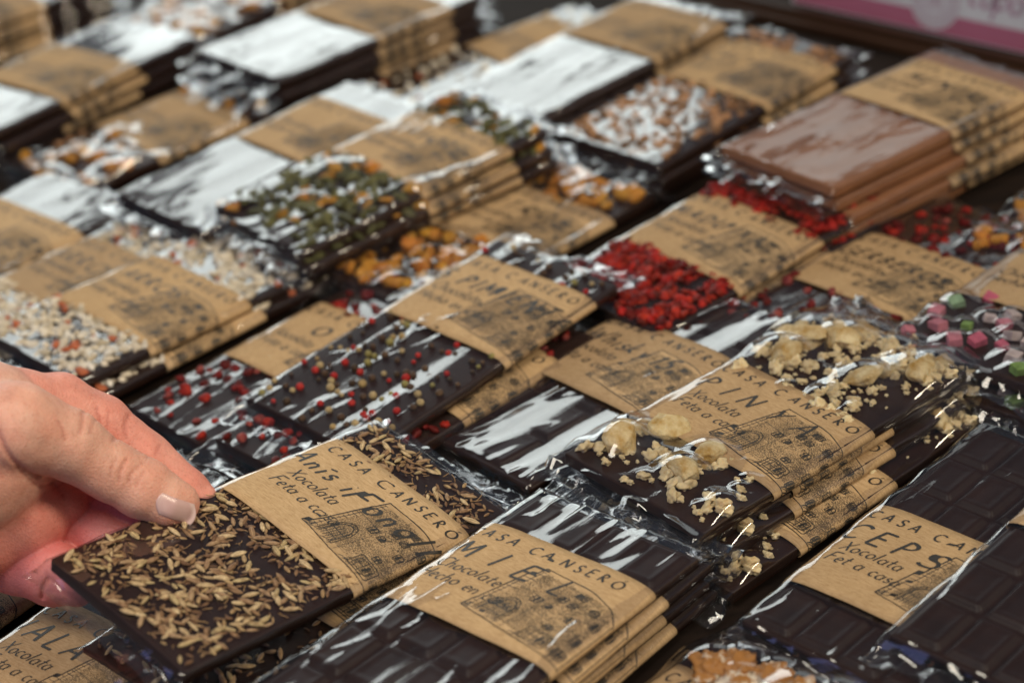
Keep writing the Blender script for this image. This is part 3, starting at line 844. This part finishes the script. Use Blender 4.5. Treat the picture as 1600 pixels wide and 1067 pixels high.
P_PIN = (105.1, 721.6, 24.3, -51.2, -1.3, 1.7)
pine = [('chunk', 9, 14, [(-25, -62), (8, -60), (-24, 36), (14, 44), (-14, 62), (27, 66), (-30, 55), (6, -44), (-20, -40)]),
        ('crumb', 300, 2.8, None)]
b = make_bar("bar with sugared pineapple chunks and nut crumbs, topmost of its stack, band lettered PINYA", P_PIN, -12.3, 'flat', pine, "PINYA", CAT, 31,
             wr=.8, ears=1.5, single=True, ds=1.5, title_at=(-35.5, 5.0, 9.2, .66, .70))
stack_under(b, P_PIN, [(-1.0, 14.0, -1.2), (4.0, 9.0, -1.0), (15.0, -4.0, 1.5)],
            ["pineapple and nut bar second from the top under the PINYA one", "third pineapple and nut bar down in the PINYA stack", "lowest pineapple and nut bar of the PINYA stack"], 6.0)

P_WH = (42.2, 779.6, 14.0, -52.7, 0.5, -3.5)
b = make_bar("plain moulded dark bar whose band reads Whisky 15, tucked under the PINYA bar", P_WH, 10.9, 'blocks', None, "Whisky", CAT, 41,
             wr=1.6, calm=0, ears=1.2, title_at=(-34, 5.5, 9.6, .70, .14), extra=[("15", 8, 4.0, 10.0, 1.0, .3, .1)])
P_PM = (-34.9, 809.1, 24.2, -47.2, 3.0, -0.1)
pep = [('pepper', 230, 3.2, None)]
b = make_bar("bar dotted with red and green peppercorns, band lettered 5 PIMIENTAS", P_PM, 33.9, 'flat', pep, "5 PIMIENTAS", ESP, 51,
             wr=1.5, ears=1.4, single=True, title_at=(-38, 5.0, 8.8, .85, .30))
red = [('berry', 150, 4, None)]
P_PM2 = (-47.5, 786.5, 14.5, -47.0, 0, 0)
make_bar("bar with purple red berries half hidden under the peppercorn bar", P_PM2, 25, 'flat', red, None, ESP, 52, wr=1.0)

# ------------------------------------------------------------------ right side
P_CE = (161.1, 627.6, 14.4, -46.0, -0.5, 0)
b = make_bar("plain dark bar at right, band lettered CEPS", P_CE, -23.2, 'blocks', None, "CEPS", ("Xocolata", "Fet a casa"), 61,
             wr=.8, calm=.25, ears=1.0, ds=-1.0, title_at=(-38.5, 4.5, 9.8, .78, .46), extra=[("bole", 10, 2, 4.6, .5, .3, .05)])
stack_under(b, P_CE, [(2.0, -1.5, .6)], ["dark bar directly beneath the CEPS bar"])
make_bar("plain dark bar at far right lying over the CEPS band", (210.4, 601.4, 23.4, -46.0, 0, 0), 30, 'blocks', None, None, CAT, 62, wr=1.2, calm=0, ears=1.0)
make_bar("bar topped with sugar frosted walnuts at the bottom edge, below CEPS", (34.8, 521.8, 8.0, -50.9, 0, 0), 19.3, 'flat',
         [('walnut', 9, 12, [(-20, 62), (-6, 66), (8, 62), (-14, 54), (6, 52), (22, 58), (-26, 54), (20, 68), (-2, -50)]), ('crumb', 25, 6, None)], None, CAT, 63, wr=.6, ears=.9, single=True)
make_bar("red berry bar whose band lies behind the PINYA bar, left of the fruit cubes", (181.6, 847.0, 11.5, -52.1, -0.9, -3.0), 0.3, 'flat', red, "GERBEROS", ESP, 64,
         wr=.8, title_at=(-35, 5.0, 7.6, .7, .30))
b = make_bar("bar with pink and green candied fruit cubes at the right edge", (252.6, 803.9, 18.0, -45.5, -2.6, 0), 3.1, 'flat', [('cube', 52, 7.6, None)], None, ESP, 65, wr=.9, ears=1.3, single=True)
stack_under(b, (252.6, 803.9, 18.0, -45.5, 0, 0), [(2.0, -9.0, 1.0)], ["candied fruit cube bar lower in the stack at the right edge"])
make_bar("bar with orange dried fruit at the right edge below the milk chocolate stack", (303.0, 893.0, 13.0, -47.0, 0, 0), 20, 'flat', [('peel', 80, 5.5, None), ('berry', 60, 5, None)], None, ESP, 66, wr=.8)
P_MD = (105.7, 887.9, 18.9, -50.8, 1.8, .9)
b = make_bar("bar covered in bright red strawberry flakes, band lettered MADUIXA", P_MD, .3, 'flat', [('flake', 1100, 1.35, None)], "MADUIXA", CAT, 71, wr=.25, calm=.8, title_at=(-36, 5.0, 7.8, .75, .32))
stack_under(b, P_MD, [(3.0, 3.0, 1.2)], ["strawberry bar directly beneath the MADUIXA bar"])
make_bar("bar with golden candied orange pieces, band lettered CITROS", (-4.3, 937.1, 9.0, -47.8, -1.0, -1.0), 17.3, 'flat', [('peel', 120, 5.4, None)], "CITROS", ESP, 72,
         wr=1.0, ears=1.0, title_at=(-34, 6.0, 8.4, .75, .55))
P_MK = (206.4, 971.0, 37.6, -53.8, -.5, -1.2)
b = make_bar("smooth milk chocolate bar on top of the tall stack below the sign", P_MK, 34.7, 'flat', None, "MENTA", CAT, 73, wr=1.0, calm=.2, mat='milk', title_at=(-22, 5, 8, .8, .35))
stack_under(b, P_MK, [(0.5, 2.0, -.4), (4.5, 6.0, 1.2), (6.5, -6.0, -1.5), (3.0, 9.0, .8)],
            ["milk chocolate bar second from the top of the tall stack", "third milk chocolate bar down in the tall stack", "fourth milk chocolate bar down, pushed out towards the front", "lowest milk chocolate bar of the tall stack"])
P_NB = (122.9, 1055.6, 22.0, -49.2, 1.8, -1.5)
b = make_bar("bar strewn with pale brown cocoa nibs, left of the milk chocolate stack", P_NB, 33.1, 'flat', [('nib', 520, 2.3, None)], "CACAU", CAT, 74, wr=.6, calm=.4)
stack_under(b, P_NB, [(1.0, -2.0, .7), (-1.0, 1.0, -1.1)], ["second cocoa nib bar down, left of the milk chocolate stack", "lowest cocoa nib bar of its stack"])
P_W2 = (63.9, 1120.1, 25.5, -49.6, 2.2, -2.0)
b = make_bar("dark bar whose film mirrors white light, upper centre, front of the nib bar", P_W2, 41.0, 'blocks', None, None, CAT, 75, wr=.8, calm=.15)
stack_under(b, P_W2, [(1.5, 1.0, .8), (-1.5, -1.0, -.8)], ["dark bar beneath the white shining one at upper centre", "lowest dark bar beneath the white shining one at upper centre"])

# ------------------------------------------------------------------ left side
P_SD = (-58.6, 981.3, 31.6, -52.4, 2.6, 0)
b = make_bar("bar of green pumpkin seeds and orange bits with a bulging band, upper centre left", P_SD, 24.5, 'flat', [('pumpkin', 330, 3.0, None), ('peel', 9, 14, None)], "LLAVORS", ESP, 81, wr=1.2, ears=1.3, title_at=(-34, 6, 8, .7, .3))
stack_under(b, P_SD, [(5.0, -1.0, .8), (2.0, 3.0, -1.5), (-1.0, 1.0, 1.0)], ["second pumpkin seed bar, below the bulging band", "third pumpkin seed bar down in its stack", "lowest pumpkin seed bar of its stack"])
P_WL = (-117.0, 1027.4, 24.6, -48.5, 1.6, -.3)
b = make_bar("dark bar under wide white reflections, left of the pumpkin seed bar", P_WL, 28.1, 'flat', None, None, ESP, 82, wr=.8, calm=.15)
stack_under(b, P_WL, [(1.5, -3.0, 1.5), (-2.0, 2.0, -1.0)], ["second dark bar down, left of the pumpkin seed stack", "lowest dark bar left of the pumpkin seed stack"])
rice = [('rice', 620, 2.2, None)]
P_NG = (-167.8, 892.4, 17.4, -47.3, -3.0, 1.0)
b = make_bar("bar coated in pale puffed rice with red specks, above the hand", P_NG, -10, 'flat', rice, "ARROS", CAT, 83, wr=.35, calm=.6, title_at=(-30, 6, 8, .7, .3))
stack_under(b, P_NG, [(4.5, 4.0, .8)], ["puffed rice bar directly beneath the one above the hand"])
make_bar("puffed rice bar at the left edge, beside the one above the hand", (-213.1, 926.2, 11.6, -46.2, -1.0, 0), .1, 'flat', rice, "ARROS", CAT, 84, wr=.4, calm=.5)
make_bar("red berry bar just behind the fingers, band partly covered by the peppercorn bar", (-92.0, 831.4, 8.0, -47.3, 0, 0), 4.8, 'flat', red, "O", CAT, 85, wr=1.1, ears=1.2, title_at=(-16, 6.0, 8.0, .8, .3))
make_bar("bar at bottom left with a band lettered VALA", (-180.5, 612.9, 8.0, -40.0, 0, 0), 0, 'flat', [('nib', 120, 4, None)], "VALA", CAT, 86, wr=.6, title_at=(-42, 6.0, 10, .8, .35))
make_bar("dark bar behind the fingertips at the left edge, next to the VALA bar", (-244.7, 677.8, 7.5, -40.0, 0, 0), 0, 'flat', None, None, CAT, 87, wr=.7)
make_bar("dark bar at the left edge showing white glare behind its band", (-281.3, 973.9, 12.0, -44.2, 0, 0), 13.9, 'flat', None, None, ESP, 88, wr=.8, calm=.15)
make_bar("brown speckled bar in the upper left with a wide grey kraft band", (-194.3, 1114.5, 9.0, -53.3, 2.0, -2.0), 6.3, 'flat', [('nib', 160, 4, None), ('peel', 30, 8, None)], None, ESP, 89, wr=1.3)
P_UL = (-262.6, 1182.8, 22.4, -40.8, -1.0, -.6)
b = make_bar("dark bar on top of the short stack near the left edge, upper left", P_UL, -.3, 'flat', None, None, ESP, 90, wr=.8, calm=.15)
stack_under(b, P_UL, [(3.0, 3.0, 1.0), (1.0, -2.0, -1.5)], ["second bar of the short stack near the left edge", "lowest bar of the short stack near the left edge"])
P_BL = (-84.8, 1195.3, 31.0, -48.3, -.6, 0)
b = make_bar("dark bar on top of the thick blue edged stack at the top", P_BL, 25.1, 'flat', None, None, ESP, 91, wr=.8, calm=.15, ears=1.3)
stack_under(b, P_BL, [(1.0, -3.0, 1.5), (-2.5, 2.5, -2.0), (2.0, -2.0, 1.6)], ["second bar of the thick blue edged stack at the top", "third bar of the thick blue edged stack at the top", "lowest bar of the thick blue edged stack at the top"])
P_NV = (-164.0, 1298.6, 16.0, -41.6, 0, -1.0)
b = make_bar("bar with orange and brown bits behind the blue edged stack", P_NV, 45, 'flat', [('peel', 40, 7, None), ('nib', 180, 4, None)], None, ESP, 92, wr=.9)
stack_under(b, P_NV, [(1.0, -2.0, 1.0)], ["bar directly beneath the orange speckled one at the top"])
P_TL = (-331.9, 1295.9, 29.4, -51.0, 0, 0)
b = make_bar("kraft banded bar topping the stack in the top left corner", P_TL, 0, 'flat', None, None, ESP, 93, wr=.6)
stack_under(b, P_TL, [(2.0, -2.0, 1.0), (-2.0, 1.5, -1.0), (1.0, -1.0, .6)], ["second bar of the stack in the top left corner", "third bar of the stack in the top left corner", "lowest bar of the stack in the top left corner"])
make_bar("pale shining bar between the blue edged stack and the upper centre bar", (8.1, 1156.3, 9.5, -58.0, 2.0, .5), 31.1, 'flat', [('rice', 120, 4, None)], None, ESP, 94, wr=.8, calm=.4)

# ------------------------------------------------------------------ the hand
HO = Vector((-164.74, 663.03, 64.67))
HAND = {
'thumb': [(-24.1, 19.0, -28.0, 17.5), (-7.2, 12.7, -18.0, 13.2), (7.4, 1.9, -10.0, 11.3), (18.9, -5.0, -6.0, 11.2), (28.2, -10.4, -3.0, 9.8), (32.5, -11.5, -1.0, 7.6)],
'index': [(-32.1, 24.7, 0.0, 17.0), (-16.5, 26.9, 10.0, 11.6), (-0.7, 18.6, 16.0, 10.8), (16.5, 5.9, 18.0, 9.2), (33.0, -7.5, 18.0, 7.6), (39.1, -11.1, 16.0, 6.0)],
'palm': [(-100, 5, -18, 34), (-62.3, 5.8, -15.0, 36.0), (-46.7, 10.4, -10.0, 33.0), (-35.0, 0.5, 12.0, 19.0), (-20.9, 0.2, 16.0, 13.0)],
'thenar': [(-51.3, -22.0, -2.0, 22.0), (-27.6, -17.9, 2.0, 16.0), (-14.4, -12.4, 7.0, 10.0)],
'middle': [(-27.3, -6.5, 22.0, 12.0), (-8.7, -12.5, 18.0, 10.0), (11.3, -17.8, 12.0, 9.2), (26.0, -24.1, 7.0, 8.0)],
'ring': [(-34.9, -16.6, 22.0, 12.0), (-17.5, -21.4, 18.0, 11.0), (0.7, -25.1, 9.0, 10.3), (15.5, -29.9, 3.0, 9.0)],
'little': [(-50.3, -31.0, 13.0, 14.0), (-31.6, -35.9, 8.0, 11.5), (-15.8, -38.6, -1.0, 12.0), (-5.7, -41.6, -9.0, 8.6)]}
BLEND = dict(thumb=2.5, index=2.2, palm=6, thenar=3.0, middle=1.2, ring=1.2, little=1.2)
CREASE = [([(12.5, -1.6), (13.0, 1.5), (15.0, 6.2)], .55, .7), ([(16.0, -2.1), (16.7, 0.8), (20.1, 4.7)], .4, .7), ([(-0.7, 24.9), (0.3, 20.9), (0.0, 17.0)], .5, .8),
          ([(10.3, 21.9), (9.4, 18.0), (10.1, 13.6)], .5, .8), ([(-26.7, 18.2), (-24.5, 12.1), (-22.0, 7.2), (-17.1, 0.8)], .8, 1.3),
          ([(-18.4, -46.5), (-17.6, -42.6), (-15.7, -38.9)], .9, .9), ([(-33.3, 12.6), (-30.4, 6.5), (-26.9, 1.5)], .35, 1.0),
          ([(-6.8, 21.2), (-5.4, 18.0), (-4.9, 15.0)], .3, .7), ([(9.6, 0.2), (10.2, 3.6), (11.8, 7.2)], .22, .5), ([(18.6, -3.6), (19.6, -1.2), (21.4, 1.6)], .25, .5),
          ([(-21.5, 4.5), (-18.6, -2.0), (-12.5, -8.5)], .5, 1.0), ([(-36.5, 8.5), (-33.5, 2.5), (-29.0, -3.5)], .35, .9), ([(-41, 3), (-37, -4), (-31.0, -8.5)], .3, .8),
          ([(3.6, 24.2), (3.4, 20.5), (3.2, 17.0)], .22, .6), ([(22.5, 10.5), (21.2, 6.8)], .25, .7), ([(-8.5, -46.0), (-9.2, -41), (-7.2, -37.5)], .35, .7)]
def seg_sdf(P, a, b):
    a3, b3 = np.array(a[:3]), np.array(b[:3]); ab = b3 - a3
    t = np.clip(((P - a3) @ ab) / (ab @ ab), 0, 1)
    d = np.linalg.norm(P - a3 - t[..., None] * ab, axis=-1)
    s = t * t * (3 - 2 * t) * .5 + t * .5
    return d - (a[3] * (1 - s) + b[3] * s)
def smin(a, b, k):
    h = np.clip(.5 + .5 * (b - a) / k, 0, 1)
    return b * (1 - h) + a * h - k * h * (1 - h)
def chain_sdf(P, ch, k):
    d = None
    for a, b in zip(ch[:-1], ch[1:]):
        q = seg_sdf(P, a, b); d = q if d is None else smin(d, q, k)
    return d
def hand_sdf(P):
    d = chain_sdf(P, HAND['palm'], 8)
    for k in ('thenar', 'index', 'little', 'ring', 'middle', 'thumb'):
        d = smin(d, chain_sdf(P, HAND[k], 3.0), BLEND[k])
    for line, dep, wd in CREASE:
        m = None
        for a, b in zip(line[:-1], line[1:]):
            a2, b2 = np.array(a), np.array(b); ab = b2 - a2
            t = np.clip(((P[..., :2] - a2) @ ab) / (ab @ ab), 0, 1)
            q = np.linalg.norm(P[..., :2] - a2 - t[..., None] * ab, axis=-1); m = q if m is None else np.minimum(m, q)
        d = d + dep * 1.25 * np.exp(-(m / max(.62, wd * .85)) ** 2)
    d = d + .35 * pnoise(P[..., 0] / 9, P[..., 1] / 9, P[..., 2] / 9)
    return d
def surface_nets(lo, hi, h):
    nx, ny, nzz = [int((b - a) / h) + 1 for a, b in zip(lo, hi)]
    g = np.stack(np.meshgrid(*[lo[i] + h * np.arange(n) for i, n in enumerate((nx, ny, nzz))], indexing='ij'), -1)
    D = np.empty((nx, ny, nzz))
    for i in range(0, nx, 8): D[i:i + 8] = hand_sdf(g[i:i + 8])
    ins = D < 0
    c = np.zeros((nx - 1, ny - 1, nzz - 1), int)
    for a in (0, 1):
        for b in (0, 1):
            for e in (0, 1): c += ins[a:nx - 1 + a, b:ny - 1 + b, e:nzz - 1 + e]
    act = (c > 0) & (c < 8)
    idx = -np.ones(act.shape, int); ijk = np.argwhere(act); idx[act] = np.arange(len(ijk))
    acc = np.zeros((len(ijk), 3)); cnt = np.zeros(len(ijk))
    corners = [(a, b, e) for a in (0, 1) for b in (0, 1) for e in (0, 1)]
    for p in corners:
        for ax in range(3):
            if p[ax]: continue
            q = list(p); q[ax] = 1
            d0 = D[ijk[:, 0] + p[0], ijk[:, 1] + p[1], ijk[:, 2] + p[2]]; d1 = D[ijk[:, 0] + q[0], ijk[:, 1] + q[1], ijk[:, 2] + q[2]]
            s = (d0 < 0) != (d1 < 0)
            t = np.where(s, d0 / np.where(s, d0 - d1, 1), 0)
            pos = np.tile(np.array(p, float), (len(ijk), 1)); pos[:, ax] += t
            acc[s] += pos[s]; cnt[s] += 1
    V = (ijk + acc / cnt[:, None]) * h + np.array(lo)
    F = []
    for ax in range(3):
        o1, o2 = [(1, 2), (2, 0), (0, 1)][ax]
        sl0 = [slice(None)] * 3; sl1 = [slice(None)] * 3; sl0[ax] = slice(0, -1); sl1[ax] = slice(1, None)
        A, B = ins[tuple(sl0)], ins[tuple(sl1)]
        for e in np.argwhere(A != B):
            if e[o1] == 0 or e[o2] == 0 or e[o1] >= act.shape[o1] or e[o2] >= act.shape[o2]: continue
            def cell(d1, d2):
                q = list(e); q[o1] -= d1; q[o2] -= d2; return idx[tuple(q)]
            quad = (cell(1, 1), cell(0, 1), cell(0, 0), cell(1, 0))
            if min(quad) < 0: continue
            F.append(quad if A[tuple(e)] else quad[::-1])
    return V, F
hv, hf = surface_nets((-92, -58, -62), (50, 58, 46), 0.66)
def hand_world(V):
    B = np.array([CR, CU, fwv]); return V @ B + np.array(HO)
# skin
m, n, l, b = new_mat("pale_pink_skin")
a = n.new("ShaderNodeAttribute"); a.attribute_name = 'tint'
co = objco(n, l)
t = nz(n, l, 120, 5, .6, vec=co)
r = ramp(n, l, t.outputs[0], [(.3, (.86, .84, .84)), (.7, (1.07, 1.06, 1.05))])
c = mixc(n, l, 1.0, a.outputs[0], r.outputs[0], 'MULTIPLY')
t3 = nz(n, l, 55, 4, .65, vec=co); r3 = ramp(n, l, t3.outputs[0], [(.35, (1.06, 1.04, 1.02)), (.65, (.98, .80, .76))])
c = mixc(n, l, 1.0, c, r3.outputs[0], 'MULTIPLY')
t4 = nz(n, l, 900, 2, .5, vec=co); r4 = ramp(n, l, t4.outputs[0], [(.55, (1, 1, 1)), (.75, (.86, .78, .74))])
c = mixc(n, l, 1.0, c, r4.outputs[0], 'MULTIPLY')
l.new(c, b.inputs['Base Color']); b.inputs['Roughness'].default_value = .56; b.inputs['Specular IOR Level'].default_value = .35
b.inputs['Subsurface Weight'].default_value = .22; b.inputs['Subsurface Scale'].default_value = .004
b.inputs['Subsurface Radius'].default_value = (1.0, .35, .2)
vo = n.new("ShaderNodeTexVoronoi"); vo.inputs['Scale'].default_value = 1.0; l.new(objco(n, l, 1300, 900, 1300), vo.inputs['Vector'])
t2 = nz(n, l, 350, 4, .7, vec=co)
hsum = maths(n, l, 'ADD', maths(n, l, 'MULTIPLY', vo.outputs['Distance'], .9), t2.outputs[0])
bump(n, l, hsum, .35, .0006, b)
skin = m
dT = chain_sdf(hv, HAND['thumb'], 3); dI = chain_sdf(hv, HAND['index'], 3)
dL = np.minimum(np.minimum(chain_sdf(hv, HAND['middle'], 3), chain_sdf(hv, HAND['ring'], 3)), chain_sdf(hv, HAND['little'], 3))
dH = chain_sdf(hv, HAND['thenar'], 3)
def wgt(d, k=3.0): return np.exp(-np.clip(d, 0, None) / k)
base = np.array((.74, .45, .35)); T = np.tile(base, (len(hv), 1))
def blend(T, w, c): return T * (1 - w[:, None]) + np.array(c) * w[:, None]
T = blend(T, wgt(dH) * .85, (.68, .24, .19))
T = blend(T, wgt(dI) * .8, (.74, .33, .27))
T = blend(T, wgt(dL) * .85, (.64, .20, .21))
tipd = np.linalg.norm(hv - np.array((30, -16, 0)), axis=1)
T = blend(T, wgt(dT, 2.0) * .9, (.75, .45, .35)); T = blend(T, np.exp(-(tipd / 10) ** 2) * .75, (.68, .22, .16))
for line, dep, wd in CREASE:                               # redder and darker tint along the creases
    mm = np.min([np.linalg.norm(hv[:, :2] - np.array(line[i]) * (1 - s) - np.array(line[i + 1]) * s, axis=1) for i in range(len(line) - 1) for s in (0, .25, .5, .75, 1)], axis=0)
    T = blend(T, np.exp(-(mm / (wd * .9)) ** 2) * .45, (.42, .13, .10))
person = empty("person"); person.location = HO * S
tag(person, "bare hand reaching in from the left edge, thumb on top of the fennel seed bar", "hand")
hand = link("hand", mesh_data("hand", hand_world(hv) - np.array(HO), hf, skin, True, T), person)
# thumb nail: rays from above the thumb down to its skin
nail_poly = dict(o=np.array((26.6, -5.6)), u=np.array((13.6, -6.2)), v=np.array((-1.6, -8.2)))
m, n, l, b = new_mat("fingernail")
t = nz(n, l, 1.0, 3, .5, vec=objco(n, l, 200, 60, 60)); r = ramp(n, l, t.outputs[0], [(.3, (.60, .36, .34)), (.7, (.68, .45, .42))])
a = n.new("ShaderNodeAttribute"); a.attribute_name = 'tint'
l.new(mixc(n, l, 1.0, r.outputs[0], a.outputs[0], 'MULTIPLY'), b.inputs['Base Color']); b.inputs['Roughness'].default_value = .34
b.inputs['Coat Weight'].default_value = .12
NU, NV = 22, 16; NVs = []; NT = []
for j in range(NV):
    for i in range(NU):
        u, w = i / (NU - 1), j / (NV - 1)
        ru = 1.0 - .10 * (2 * w - 1) ** 2 * 1.0; uu = .5 + (u - .5) * 1.0 if u > .5 else .5 + (u - .5) * (1 - .22 * (2 * w - 1) ** 2)
        xy = nail_poly['o'] + nail_poly['u'] * (uu * (ru if u > .5 else 1)) + nail_poly['v'] * w
        z = -30.0
        for _ in range(60):
            d = float(hand_sdf(np.array([[xy[0], xy[1], z]]))[0])
            if d < .02: break
            z += d * .8
        edge = min(u * 5, 1) * min(w * 5, (1 - w) * 5, 1)
        NVs.append((xy[0], xy[1], z - .15 - .45 * edge))
        NT.append((1.08, 1.22, 1.2) if u > .88 else ((1.05, 1.1, 1.1) if u < .12 else (1, 1, 1)))
NVs = np.array(NVs)
ok_z = np.median(NVs[:, 2]); NVs[:, 2] = np.clip(NVs[:, 2], ok_z - 6, ok_z + 6)
top_ = NVs; bot = NVs + (0, 0, .5)
fs = [q[::-1] for q in grid_faces(NU, NV)] + grid_faces(NU, NV, NU * NV)
for i in range(NU - 1):
    fs.append((i, i + 1, NU * NV + i + 1, NU * NV + i)); k = (NV - 1) * NU; fs.append((k + i + 1, k + i, NU * NV + k + i, NU * NV + k + i + 1))
for j in range(NV - 1):
    a0, a1 = j * NU, (j + 1) * NU; fs.append((a1, a0, NU * NV + a0, NU * NV + a1)); a0, a1 = a0 + NU - 1, a1 + NU - 1; fs.append((a0, a1, NU * NV + a1, NU * NV + a0))
link("fingernail", mesh_data("fingernail", hand_world(np.vstack([top_, bot])) - np.array(HO), fs, m, True, np.array(NT + NT)), person)
